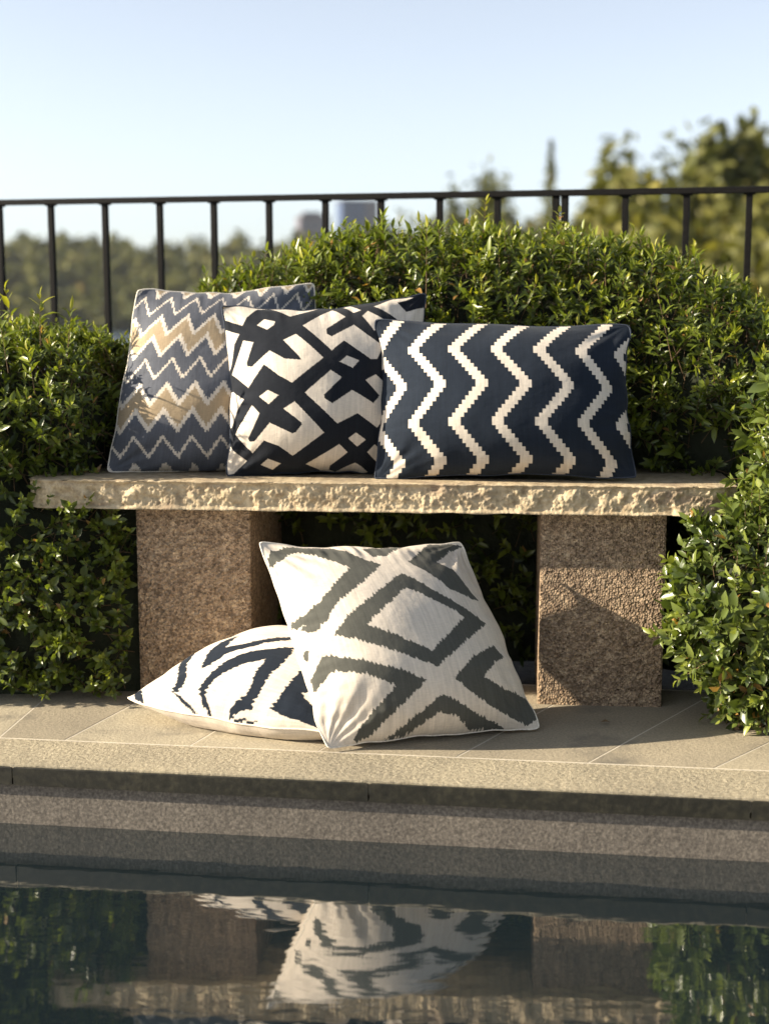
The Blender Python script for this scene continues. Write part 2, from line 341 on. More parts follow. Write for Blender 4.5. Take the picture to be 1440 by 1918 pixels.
# ---------------------------------------------------------------- leaves and hedges
def unit(a): return a/np.maximum(np.linalg.norm(a, axis=-1, keepdims=True), 1e-9)
def leaf_geo(P, D, N, Ln, Wd, curl):              # P base, D direction, N normal, all (n,3)
    W = unit(np.cross(N, D)); N = unit(np.cross(D, W)); L = Ln[:, None]; H = (Wd/2)[:, None]; C = (curl*Ln)[:, None]
    def pt(t, s, h): return P + D*L*t + W*H*s + N*h
    fold = H*0.35
    vs = [pt(0, 0, 0), pt(.30, .85, fold-C*.02), pt(.66, .82, fold-C*.28), pt(1, 0, -C), pt(.66, -.82, fold-C*.28), pt(.30, -.85, fold-C*.02), pt(.30, 0, -C*.05), pt(.66, 0, -C*.35)]
    n = len(P); V = np.stack(vs, 1).reshape(-1, 3); b = np.arange(n)[:, None]*8
    T = np.concatenate([b+np.array(t) for t in ([0, 6, 1], [0, 5, 6], [2, 7, 3], [7, 4, 3])]); Q = np.concatenate([b+np.array(q) for q in ([1, 6, 7, 2], [6, 5, 4, 7])])
    return V, T, Q
def sprigs(rg, P, N, up, spread, L, pairs, ln, wd, wob=0.35, tipyoung=0.4):
    """shoots with opposite leaves growing from P: returns leaf arrays and stem arrays"""
    n = len(P); A = unit(N*spread + np.array([0, 0, 1.0])*up + rg.normal(size=(n, 3))*wob)
    L = L*rg.uniform(0.55, 1.3, n); base_t = rg.uniform(0, 1, n)
    e1 = unit(np.cross(A, rg.normal(size=(n, 3)))); e2 = np.cross(A, e1)
    lp, ld, ln_, ll, lw, lt = [], [], [], [], [], []
    for j in range(pairs):
        t = (j+0.4)/pairs; ang = (j % 2)*math.pi/2 + rg.uniform(-.35, .35, n)
        S = e1*np.cos(ang)[:, None] + e2*np.sin(ang)[:, None]
        for sg in (1, -1):
            op = 0.55 + 0.65*t; d = unit(A*op + S*sg + rg.normal(size=(n, 3))*0.22)
            nn = unit(A - d*np.sum(A*d, -1, keepdims=True) + rg.normal(size=(n, 3))*0.25)
            lp.append(P + A*(L*t)[:, None]); ld.append(d); ln_.append(nn)
            sz = (1.0-0.45*max(0, t-0.5)*2)*rg.uniform(0.65, 1.2, n); ll.append(ln*sz); lw.append(wd*sz*rg.uniform(.8, 1.15, n))
            lt.append(np.clip(base_t*0.55 + tipyoung*t**2 + rg.uniform(-.12, .12, n), 0, 1))
    d = unit(A+rg.normal(size=(n, 3))*0.2); lp.append(P+A*L[:, None]); ld.append(d); ln_.append(unit(np.cross(d, e1))); ll.append(ln*.7*rg.uniform(.6, 1.1, n)); lw.append(wd*.7*np.ones(n)); lt.append(np.clip(base_t*.5+tipyoung+.1, 0, 1))
    c = np.concatenate
    return (c(lp), c(ld), c(ln_), c(ll), c(lw), c(lt)), (P-A*0.05, P+A*L[:, None])
def leaf_object(name, sets, mat, parent, rg):
    VV, TT, QQ, tt = [], [], [], []; off = 0
    for P, D, N, Ln, Wd, tint in sets:
        tint = np.where(rg.uniform(0, 1, len(tint)) < 0.012, 1.0, np.minimum(tint, 0.975)); big = rg.uniform(0.72, 1.28, len(Ln)); Ln, Wd = Ln*big, Wd*big*rg.uniform(0.85, 1.2, len(Ln))
        V, T, Q = leaf_geo(P, D, N, Ln, Wd, rg.uniform(-0.05, 0.35, len(P)))
        VV.append(V); TT.append(T+off); QQ.append(Q+off); tt.append(np.repeat(tint, 8)); off += len(V)
    me = np_mesh(name, np.concatenate(VV), [np.concatenate(TT), np.concatenate(QQ)])
    a = me.attributes.new("tint", 'FLOAT', 'POINT'); a.data.foreach_set("value", np.concatenate(tt).astype(np.float32))
    return hang(link(name, me, mat), parent)
def stem_object(name, A, B, r, mat, parent):
    d = unit(B-A); e = unit(np.cross(d, np.array([0.3, 0.5, 0.8]))); f2 = np.cross(d, e); V = []
    for k in range(3):
        a = 2*math.pi*k/3; o = (e*math.cos(a)+f2*math.sin(a))*r; V += [A+o, B+o*0.4]
    V = np.stack(V, 1).reshape(-1, 3); b = np.arange(len(A))[:, None]*6
    F = np.concatenate([b+np.array(q) for q in ([0, 2, 3, 1], [2, 4, 5, 3], [4, 0, 1, 5])])
    return hang(link(name, np_mesh(name, V, F), mat), parent)
def interp(tab): xs_, ys_ = zip(*tab); return lambda x: np.interp(x, xs_, ys_)

class HedgeForm:                                   # clipped hedge: front face y0(x,z), crest height zc(x), crest distance yc(x)
    def __init__(s, x0, x1, zc, y0, yc, yb, seed, amp=0.035): s.x0, s.x1, s.zc, s.y0, s.yc, s.yb, s.seed, s.amp = x0, x1, zc, y0, yc, yb, seed, amp
    def point(s, x, ph, inset=0.0):                # ph 0 foot, 1 crest, 1.45 over the back
        a = np.clip(ph, 0, 2)*math.pi/2; zc = s.zc(x); yc = s.yc(x); sn = np.sin(np.clip(a, 0, math.pi)); cs = np.cos(a)
        z = zc*np.abs(sn)**0.62; y0 = s.y0(x, z); yb = s.yb(x)
        y = np.where(cs > 0, yc-(yc-y0)*np.abs(cs)**0.42, yc+(yb-yc)*np.abs(cs)**0.42)
        q = np.stack([x, y, z], -1); d = s.amp*smooth_noise(q, 2.2, s.seed, 3)
        nrm = s.normal(ph)
        return q + nrm*(d-inset)[..., None]
    def normal(s, ph):
        a = np.clip(ph, 0, 2)*math.pi/2
        k = np.clip((ph-0.45)/0.5, 0, 1); ny = np.where(ph < 1, -(1-k**2), np.clip((ph-1)*2.2, 0, 1)); nz = np.where(ph < 1, k, 1.0)
        v = np.stack([np.zeros_like(ph), ny, nz+1e-3], -1); return unit(v)
    def sample(s, rg, n):
        ph = np.linspace(0.0, 1.5, 120); x = np.full_like(ph, (s.x0+s.x1)/2); P = s.point(x, ph); L = np.concatenate([[0], np.cumsum(np.linalg.norm(np.diff(P, axis=0), axis=1))]); L /= L[-1]
        p = np.interp(rg.uniform(0, 1, n), L, ph); return rg.uniform(s.x0, s.x1, n), p
    def core(s, name, parent, inset):  # added dark shell under the leaf layer, keeps the hedge interior shaded
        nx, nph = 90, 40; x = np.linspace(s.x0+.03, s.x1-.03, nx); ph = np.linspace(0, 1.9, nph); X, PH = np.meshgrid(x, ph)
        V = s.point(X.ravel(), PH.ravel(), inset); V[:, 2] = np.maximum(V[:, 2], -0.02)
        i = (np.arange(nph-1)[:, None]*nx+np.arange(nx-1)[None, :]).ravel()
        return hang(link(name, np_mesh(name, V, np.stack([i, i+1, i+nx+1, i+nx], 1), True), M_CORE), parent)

def hedge(name, form, n, label, seed, kinds, keep=None, core_in=0.07, shoots=()):
    rg = np.random.RandomState(seed); xm = (form.x0+form.x1)/2
    root = thing(name, (xm, float(form.yc(xm)), 0), label, "hedge"); sets = []; SA, SB = [], []
    for frac, up, spread, L, pairs, ln, wd, deep, young, cond in kinds:
        x, ph = form.sample(rg, int(n*frac)); ins = rg.uniform(deep[0], deep[1], len(x)); P = form.point(x, ph, ins); N = form.normal(ph)
        m = P[:, 2] > 0.0
        if cond is not None: m &= cond(P)
        if keep is not None: m &= keep(P)
        P, N = P[m], N[m]
        lf, (a, c) = sprigs(rg, P, N, up, spread, L, pairs, ln, wd, tipyoung=young); sets.append(lf); SA.append(a); SB.append(c)
    for (px, py, Yd, ln_) in shoots:
        P = np.array([at(px, py, Yd)]); N = np.array([[0.1, -0.3, 0.5]]); lf, (a, c) = sprigs(rg, P, N, 1.6, 0.1, ln_, 5, 0.046, 0.012, wob=0.2, tipyoung=0.5)
        sets.append(lf[:5]+(np.clip(lf[5]+0.35, 0, 1),)); SA.append(a); SB.append(c)
    leaf_object("foliage", sets, M_LEAF, root, rg); stem_object("stem", np.concatenate(SA), np.concatenate(SB), 0.0014, M_TWIG, root)
    form.core("shade_core", root, core_in)
    bm = bmesh.new(); rr = random.Random(seed)
    for k in range(int((form.x1-form.x0)*7)):
        x = rr.uniform(form.x0+.1, form.x1-.1); y = float(form.yc(x)); z = float(form.zc(x))
        tube_bm(bm, [(x, y, -0.03), (x+rr.uniform(-.05, .05), y+rr.uniform(-.05, .05), z*.4), (x+rr.uniform(-.12, .12), y+rr.uniform(-.1, .1), z*.8)], [0.012, 0.008, 0.003], 6)
    bm_obj("trunk", bm, M_TWIG, root); return root

# mound behind the bench
crest = [(380, 552), (430, 535), (500, 490), (560, 465), (620, 445), (720, 442), (830, 432), (950, 435), (1050, 430), (1150, 458), (1250, 478), (1310, 510), (1345, 540), (1390, 572), (1440, 602), (1600, 650)]
tab = [(at(px, py, 3.95).x, at(px, py, 3.95).z-0.06) for px, py in crest]
tab = [(-1.1, 0.66), (-0.75, 0.72), (-0.62, 0.80)] + tab + [(2.2, 0.82)]
zc_b = interp(tab)
def y0_b(x, z):
    base = 3.56 - 0.06*x; base = np.where(z < 0.5, base+0.10, base)
    return base - 0.16*np.clip((x-0.66)/0.2, 0, 1) + 0.12*np.clip((-0.2-x)/0.2, 0, 1)
F_BACK = HedgeForm(-0.95, 2.1, zc_b, y0_b, lambda x: 3.98+0*x, lambda x: 4.22-0.25*np.clip(x, 0, 2), 11, 0.04)
hi = lambda P: P[:, 2] > 0.62
lo = lambda P: P[:, 2] <= 0.62
hedge("clipped_hedge", F_BACK, 9000, "large rounded green hedge mound behind the bench and the pillows", 21, [
    (0.62, 0.55, 0.7, 0.060, 5, 0.036, 0.0122, (-0.02, 0.06), 0.45, hi),
    (0.16, 0.95, 0.35, 0.070, 5, 0.037, 0.0120, (-0.02, 0.02), 0.55, lambda P: P[:, 2] > 0.80),
    (0.30, 0.25, 0.9, 0.07, 4, 0.036, 0.0150, (0.0, 0.07), 0.25, lo)],
    shoots=[(798, 540, 3.56, .12), (1045, 445, 3.85, .08), (440, 545, 3.9, .09), (905, 440, 3.85, .07), (1300, 500, 3.8, .08), (1080, 690, 3.5, .14), (1250, 640, 3.45, .13), (690, 450, 3.9, .07), (1215, 560, 3.6, .12)])
# hedge left of the bench
crest = [(-420, 610), (-200, 598), (0, 605), (60, 608), (120, 622), (180, 632), (240, 652)]
tab = [(at(px, py, 3.55).x, at(px, py, 3.55).z-0.065) for px, py in crest] + [(-0.57, 0.78), (-0.50, 0.62)]
zc_l = interp(tab)
def y0_l(x, z):
    up = 3.30 + 0.07*np.clip((x+0.98)/0.14, 0, 1) + 0.36*np.clip((x+0.755)/0.10, 0, 1)
    up = up + 0.06*np.clip((x+0.98)/0.14, 0, 1) + np.clip((x+0.98)/0.14, 0, 1)*(0.9*np.clip(z-0.74, 0, 0.2)-0.11*np.clip((z-0.58)/0.08, 0, 1))
    dn = 3.33 - 0.03*np.clip((-0.7-x)/0.2, 0, 1)
    return np.where(z > 0.5, up, dn)
F_LEFT = HedgeForm(-1.9, -0.55, zc_l, y0_l, lambda x: 3.72+0*x, lambda x: 4.1+0*x, 12, 0.03)
def keep_l(P):
    under = P[:, 2] < 0.5
    return np.where(under, P[:, 0] < -0.635, P[:, 0] < -0.575)
hedge("clipped_hedge", F_LEFT, 5800, "dense dark green hedge at the left end of the bench, mostly in shade", 22, [
    (0.55, 0.5, 0.7, 0.055, 5, 0.031, 0.0118, (-0.01, 0.05), 0.40, lambda P: P[:, 2] > 0.5),
    (0.14, 0.95, 0.35, 0.060, 5, 0.033, 0.0112, (-0.015, 0.02), 0.55, lambda P: P[:, 2] > 0.80),
    (0.55, 0.35, 0.9, 0.055, 4, 0.027, 0.0145, (-0.01, 0.06), 0.30, lambda P: P[:, 2] <= 0.5)], keep_l,
    shoots=[(25, 612, 3.55, .12), (76, 612, 3.5, .06), (130, 625, 3.5, .06), (60, 700, 3.36, .10), (10, 660, 3.35, .1)])
# leafy bush in front of the right end of the bench
rg = np.random.RandomState(5)
ells = [(at(1440, 1130, 3.10), (.20, .17, .22)), (at(1575, 850, 3.12), (.18, .17, .23)), (at(1515, 1000, 3.12), (.13, .13, .16)), (at(1470, 1262, 3.12), (.17, .14, .12)), (at(1680, 1000, 3.1), (.28, .3, .42))]
root = thing("leafy_bush", (ells[0][0].x, ells[0][0].y, 0), "sunlit glossy green bush at the right, covering the end of the bench", "bush"); sets = []; SA, SB = [], []
bm = bmesh.new()
for k, (c, r) in enumerate(ells):
    n = int(520*(r[0]*r[2])/(.205*.23)); N = unit(rg.normal(size=(n*2, 3))); N = N[N[:, 1] < 0.45][:n]
    dd = 1+0.13*smooth_noise(N, 1.1, 40+k, 2)
    P = np.array(c)+N*np.array(r)*(dd*rg.uniform(0.72, 1.04, len(N)))[:, None]; m = P[:, 2] > 0.03; P, N = P[m], N[m]
    m = np.ones(len(P), bool)
    for k2, (c2, r2) in enumerate(ells):
        if k2 != k: m &= (((P-np.array(c2))/np.array(r2))**2).sum(1) > 0.5
    P, N = P[m], N[m]
    lf, (a, b2) = sprigs(rg, P, N, 0.5, 0.8, 0.06, 4, 0.039, 0.0188, tipyoung=0.3); sets.append(lf); SA.append(a); SB.append(b2)
    g2 = bmesh.ops.create_icosphere(bm, subdivisions=3, radius=1.0)
    for v in g2['verts']:
        q = v.co.copy(); s = 0.66+0.10*mn.noise(q*2.5+Vector((k*3, 0, 0))); v.co = Vector(c)+Vector((q.x*r[0], q.y*r[1], q.z*r[2]))*s; v.co.z = max(v.co.z, -0.02)
leaf_object("foliage", sets, M_LEAF2, root, rg); stem_object("stem", np.concatenate(SA), np.concatenate(SB), 0.0015, M_TWIG, root)
bm_obj("shade_core", bm, M_CORE, root, True)  # added dark blobs that stop light passing through the bush
bm = bmesh.new()
for k in range(7):
    x = 0.80+0.05*k; tube_bm(bm, [(x, 3.08, -0.03), (x+.03, 3.05, 0.15), (x-.02+0.02*k, 3.04, 0.42)], [.009, .006, .003], 6)
bm_obj("trunk", bm, M_TWIG, root)

# ---------------------------------------------------------------- far background
def crown_quads(rg, C, Rr, n, size, seed, shape='round'):
    """leaf-clump quads through a crown volume; uneven outline from noise"""
    if shape == 'cone':
        t = rg.uniform(0, 1, n)**0.9; a = rg.uniform(0, 6.283, n); tier = 0.72+0.28*np.abs(np.sin(t*math.pi*6.5))
        rad = (1-t*0.98)**0.85*tier*rg.uniform(0.25, 1.0, n)**0.5*(0.9+0.2*np.sin(a*3+seed)); P = np.stack([np.cos(a)*rad, np.sin(a)*rad, t*2-1-0.12*rad], 1)
    elif shape == 'pine':                            # ragged pointed top over a broad uneven body
        t = rg.uniform(0, 1, n)**1.25; a = rg.uniform(0, 6.283, n); k = rg.randint(0, 7, n); lean = rg.uniform(-.25, .25, (7, 2)); tt = np.modf(t*5.5+k*0.31)[0]
        rad = np.minimum(1, (1-t)*1.7+0.03)**0.9*(0.55+0.45*(1-tt))*rg.uniform(0.1, 1.0, n)**0.5*(0.75+0.35*np.sin(a*2+k+seed)); P = np.stack([np.cos(a)*rad, np.sin(a)*rad, t*2-1-0.10*rad], 1); P[:, :2] += lean[k]*((1-t)*0.8)[:, None]
    else:
        k = 22; cen = unit(rg.normal(size=(k, 3)))*rg.uniform(0.2, 0.75, (k, 1)); cr = rg.uniform(0.30, 0.50, k); j = rg.randint(0, k, n)
        P = cen[j]+unit(rg.normal(size=(n, 3)))*(cr[j]*rg.uniform(0.55, 1.05, n))[:, None]
        P[:, 2] = (P[:, 2]-P[:, 2].min())/np.ptp(P[:, 2])*2-1; P[:, :2] /= np.abs(P[:, :2]).max()
    N = unit(P+rg.normal(size=(n, 3))*0.7); P = P*np.array(Rr)+np.array(C); e1 = unit(np.cross(N, rg.normal(size=(n, 3)))); e2 = np.cross(N, e1)
    s = size*rg.uniform(0.5, 1.3, n)[:, None]; V = np.stack([P-e1*s, P-e2*s*.6, P+e1*s, P+e2*s*.6], 1).reshape(-1, 3)
    return V, np.clip(rg.normal(0.42, 0.2, n), 0, 1)
def quads_obj(name, sets, mat, parent=None):
    V = np.concatenate([s[0] for s in sets]); t = np.concatenate([s[1] for s in sets]); me = np_mesh(name, V, np.arange(len(V)).reshape(-1, 4))
    a = me.attributes.new("tint", 'FLOAT', 'POINT'); a.data.foreach_set("value", np.repeat(t, 4).astype(np.float32))
    o = link(name, me, mat); return hang(o, parent) if parent else o
def tree(name, px, top, Y, wpx, zb, kind, label, seed, dens=1700, low=0.12, cat="tree", group=None, tshift=0.0):
    rg = np.random.RandomState(seed); p = at(px, top, Y); rad = wpx*0.95/FPX*Y; dens = int(dens*(2.2 if Y < 90 else 4.0)); h = p.z-zb; root = thing(name, (p.x, Y, zb), label, cat, group)
    c0 = zb+h*low; c = (p.x, Y, (c0+p.z)/2); hz = (p.z-c0)/2
    V, t = crown_quads(rg, c, (rad, rad, hz), dens, min(0.10*rad+0.10, 0.36), seed, kind); t = np.clip(t+tshift, 0, 1)
    quads_obj("crown", [(V, t)], M_CONI if name == 'pine_tree' else M_TREE, root)
    bm = bmesh.new(); tr = 0.035*h*0.5; tube_bm(bm, [(p.x, Y, zb-0.3), (p.x+.1, Y, zb+h*.35), (p.x-.05, Y, zb+h*.86)], [tr, tr*.6, tr*.06], 8)
    rr = random.Random(seed)
    for k in range(9):
        z0 = zb+h*rr.uniform(.2, .8); a = rr.uniform(0, 6.28); q = rad*.6*(1-.5*(z0-zb)/h); tube_bm(bm, [(p.x, Y, z0), (p.x+math.cos(a)*q, Y+math.sin(a)*q, z0+h*.08)], [tr*.3, tr*.06], 5)
    bm_obj("trunk", bm, M_BARK, root); return root
def bz(px, Y): return float(bank_z(np.array((px-720)/FPX*Y), np.array(float(Y)))) - 0.2
TG = "trees on the bank beyond the fence"
for a in [
    ("pine_tree", 1348, 203, 62, 125, 'round', "tallest bushy tree on the bank at the right, upright rounded crown", 1, 2600, .10),
    ("leafy_tree", 1440, 208, 66, 95, 'round', "tall tree cut by the right edge of the picture, beyond the fence", 2, 2200, .10),
    ("pine_tree", 1163, 250, 70, 95, 'round', "dark pine at the left side of the broad tree clump", 3, 1800, .03),
    ("pine_tree", 1222, 240, 72, 120, 'round', "wide dark pine in the middle of the tree clump at the right", 4, 2200, .03),
    ("leafy_tree", 1192, 258, 58, 190, 'round', "broad olive green tree below two dark pines", 5, 2400, .12),
    ("leafy_tree", 1262, 290, 60, 140, 'round', "low rounded tree filling the gap left of the tallest tree", 6, 1500, .12),
    ("leafy_tree", 1395, 330, 56, 110, 'round', "brownish low tree in front of the two tallest trees", 7, 1500, .12),
    ("leafy_tree", 1090, 400, 60, 90, 'round', "low bushy tree right of the double fence post", 8, 1300, .10),
    ("pine_tree", 847, 326, 112, 45, 'round', "pale slim pine, leftmost of three small pines beyond the mound", 9, 1100, .02),
    ("pine_tree", 907, 296, 116, 60, 'round', "tallest of three small dark pines beyond the hedge mound", 10, 1400, .02),
    ("pine_tree", 948, 318, 110, 45, 'round', "right one of three small dark pines beyond the hedge mound", 11, 1200, .02),
    ("pine_tree", 1032, 262, 150, 38, 'pine', "thin pale lone pine with a bare look against the sky", 12, 420, .35),
    ("pine_tree", 752, 392, 130, 40, 'round', "tiny dark pine right of the distant blue tower", 13, 700, .02),
    ("leafy_tree", 1020, 425, 90, 110, 'round', "low round tree under the lone thin pine", 14, 1200, .10)]:
    nm, px, top, Y, wpx, kind, lab, seed, dens, low = a
    tree(nm, px, top, Y, wpx, bz(px, Y), kind, lab, seed, dens, low, group=TG)
for k, (px, top, Y, wpx) in enumerate([(1180, 350, 52, 190), (1290, 350, 50, 170), (1400, 390, 44, 200), (1100, 470, 46, 150), (1250, 500, 36, 170), (1450, 400, 48, 160)]):
    tree("bank_shrub", px, top, Y, wpx, bz(px, Y), 'round', ["wide olive shrub right of the double post, low on the bank", "rounded shrub between the pines and the tallest tree, low on the bank", "nearest wide shrub at the far right behind the last fence bar", "leftmost low shrub on the bank behind the hedge mound",
        "low shrub just above the right shoulder of the hedge mound", "shrub under the tree cut by the right edge of the picture"][k], 60+k, 1300, .0, "shrub", "shrubs on the bank", -0.05)
# wood on the far shore, one mass
rg = np.random.RandomState(77); sets = []
for k in range(1000):
    x = rg.uniform(-260, 170); y = 431+rg.uniform(0, 1)**1.3*125; z = float(hill_z(np.array(x), np.array(y))); h = rg.uniform(8, 12.5)*(0.75 if y < 440 else 1.0); r = rg.uniform(3.5, 6.5)
    V, t = crown_quads(rg, (x, y, z+h*0.5), (r, r, h*0.55), 110, 1.7, k, 'round' if rg.uniform() < .75 else 'cone'); sets.append((V, np.clip(t+rg.normal(0, .13), 0, 1)))
o = quads_obj("far_wood", sets, M_WOOD); tag(o, "hazy green wood along the far shore of the lake", "woodland", kind='stuff')
# distant buildings
M_BLUE = plain("blue_cladding", (0.05, 0.08, 0.155), 0.6, scale=0.2, bump=0); M_MAUVE = plain("grey_render", (0.125, 0.115, 0.135), 0.8, scale=0.2, bump=0); M_ROOF = plain("roof_felt", (0.10, 0.10, 0.11), 0.9, scale=0.2, bump=0)
b = NB("window_glass"); b.p.inputs['Base Color'].default_value = (0.05, 0.07, 0.10, 1); b.p.inputs['Roughness'].default_value = 0.15; M_WIN = b.m
def building(name, pxa, pxb, top, Y, depth, zb, mats, label, rot, nx, nz, steps=()):
    a, c = at(pxa, top, Y), at(pxb, top, Y); w_ = c.x-a.x; root = thing(name, ((a.x+c.x)/2, Y, zb), label, "building"); h = a.z-zb
    M = Matrix.Translation(((a.x+c.x)/2, Y, zb)) @ Matrix.Rotation(rot, 4, 'Z')
    bm = bmesh.new(); box_bm(bm, -w_/2, w_/2, 0, depth, 0, h, M); bm_obj("wall", bm, mats[0], root)
    bm = bmesh.new(); box_bm(bm, -w_/2-.4, w_/2+.4, -.4, depth+.4, h, h+1.0, M); bm_obj("roof", bm, M_ROOF, root)
    for (u0, u1, hh) in steps:
        bm = bmesh.new(); box_bm(bm, -w_/2+w_*u0, -w_/2+w_*u1, depth*.2, depth*.8, h+1.0, h+1.0+hh, M); bm_obj("plant_room", bm, mats[0], root)
    bm = bmesh.new(); box_bm(bm, w_*0.14, w_/2+.12, -.12, 1.0, 0, h-.1, M); bm_obj("side_panel", bm, mats[1], root)
    for j in range(nz):
        for i in range(nx):
            u = -w_/2+w_*(i+.22)/nx; v = h*(0.42+0.56*(j+.25)/nz); bm = bmesh.new(); box_bm(bm, u, u+w_/nx*.55, -.25, .2, v, v+h*.56/nz*.5, M); bm_obj("window", bm, M_WIN, root)
building("tower_block", 640, 708, 377, 900, 22, -10, (M_BLUE, M_MAUVE), "distant blue tower block with a grey side above the far wood", R(12), 5, 8)
building("apartment_house", 562, 618, 407, 880, 20, -10, (M_MAUVE, M_MAUVE), "distant grey flat roofed building left of the blue tower", R(12), 4, 5, ((.15, .75, 2.5),))

# one small dry leaf on the paving by the right leg
p = on_z(1133, 1354, 0.004); bm = bmesh.new(); vs = [bm.verts.new((p.x+a, p.y+c, p.z+d)) for a, c, d in ((-.012, 0, .002), (-.002, .007, .006), (.012, .002, .001), (.0, -.006, .005), (0, 0, .009))]
for i in range(4): bm.faces.new((vs[i], vs[(i+1) % 4], vs[4]))
tag(bm_obj("dry_leaf", bm, M_TWIG), "tiny dark dry leaf lying on the paving by the right bench leg", "leaf")

# hazy air over the lake
M_AIR = bpy.data.materials.new("hazy_air"); M_AIR.use_nodes = True; nt = M_AIR.node_tree; nt.nodes.remove(nt.nodes["Principled BSDF"])
pv = nt.nodes.new("ShaderNodeVolumePrincipled"); pv.inputs['Color'].default_value = (0.86, 0.91, 1.0, 1); pv.inputs['Density'].default_value = 0.00009; pv.inputs['Anisotropy'].default_value = 0.2
nt.links.new(pv.outputs[0], nt.nodes["Material Output"].inputs['Volume'])
bm = bmesh.new(); box_bm(bm, -760, 760, -12, 1000, -9.0, 85); tag(bm_obj("haze", bm, M_AIR), kind='stuff')

# ---------------------------------------------------------------- pillows
CREAM, NAVY, SLATE, TAN, GREY, BLACKN = (0.62, 0.545, 0.45), (0.0105, 0.0155, 0.0245), (0.098, 0.104, 0.122), (0.36, 0.275, 0.175), (0.080, 0.080, 0.068), (0.009, 0.011, 0.0155)
def hash1(i, seed): return np.modf(np.abs(np.sin(i*12.9898+seed*78.233)*43758.5453))[0]
def inside(U, Vv, poly):
    r = np.zeros(U.shape, bool); x0, y0 = poly[-1]
    for x1, y1 in poly:
        c = ((y1 > Vv) != (y0 > Vv)); 
        if y1 != y0: r ^= c & (U < (x0-x1)*(Vv-y1)/(y0-y1)+x1)
        x0, y0 = x1, y1
    return r
def polys_pattern(base, layers, jag=0.0, freq=70, seed=1, axis='v'):
    def fn(U, Vv):
        if jag:
            k = U if axis == 'v' else Vv; c = np.floor(k*freq); f = k*freq-c; tri = 1-np.abs(2*f-1)
            d = jag*(hash1(c, seed)*1.1*tri+0.35*hash1(np.floor(k*freq*2.3), seed+1)-0.5)
            if axis == 'v': U2, V2 = U+0.25*jag*(hash1(np.floor(Vv*freq), seed+2)-.5), Vv+d
            else: U2, V2 = U+d, Vv+0.25*jag*(hash1(np.floor(U*freq), seed+2)-.5)
        else: U2, V2 = U, Vv
        c = np.empty(U.shape+(3,)); c[:] = base
        for col, polys in layers:
            m = np.zeros(U.shape, bool)
            for p in polys: m |= inside(U2, V2, p)
            c[m] = col
        return c
    return fn
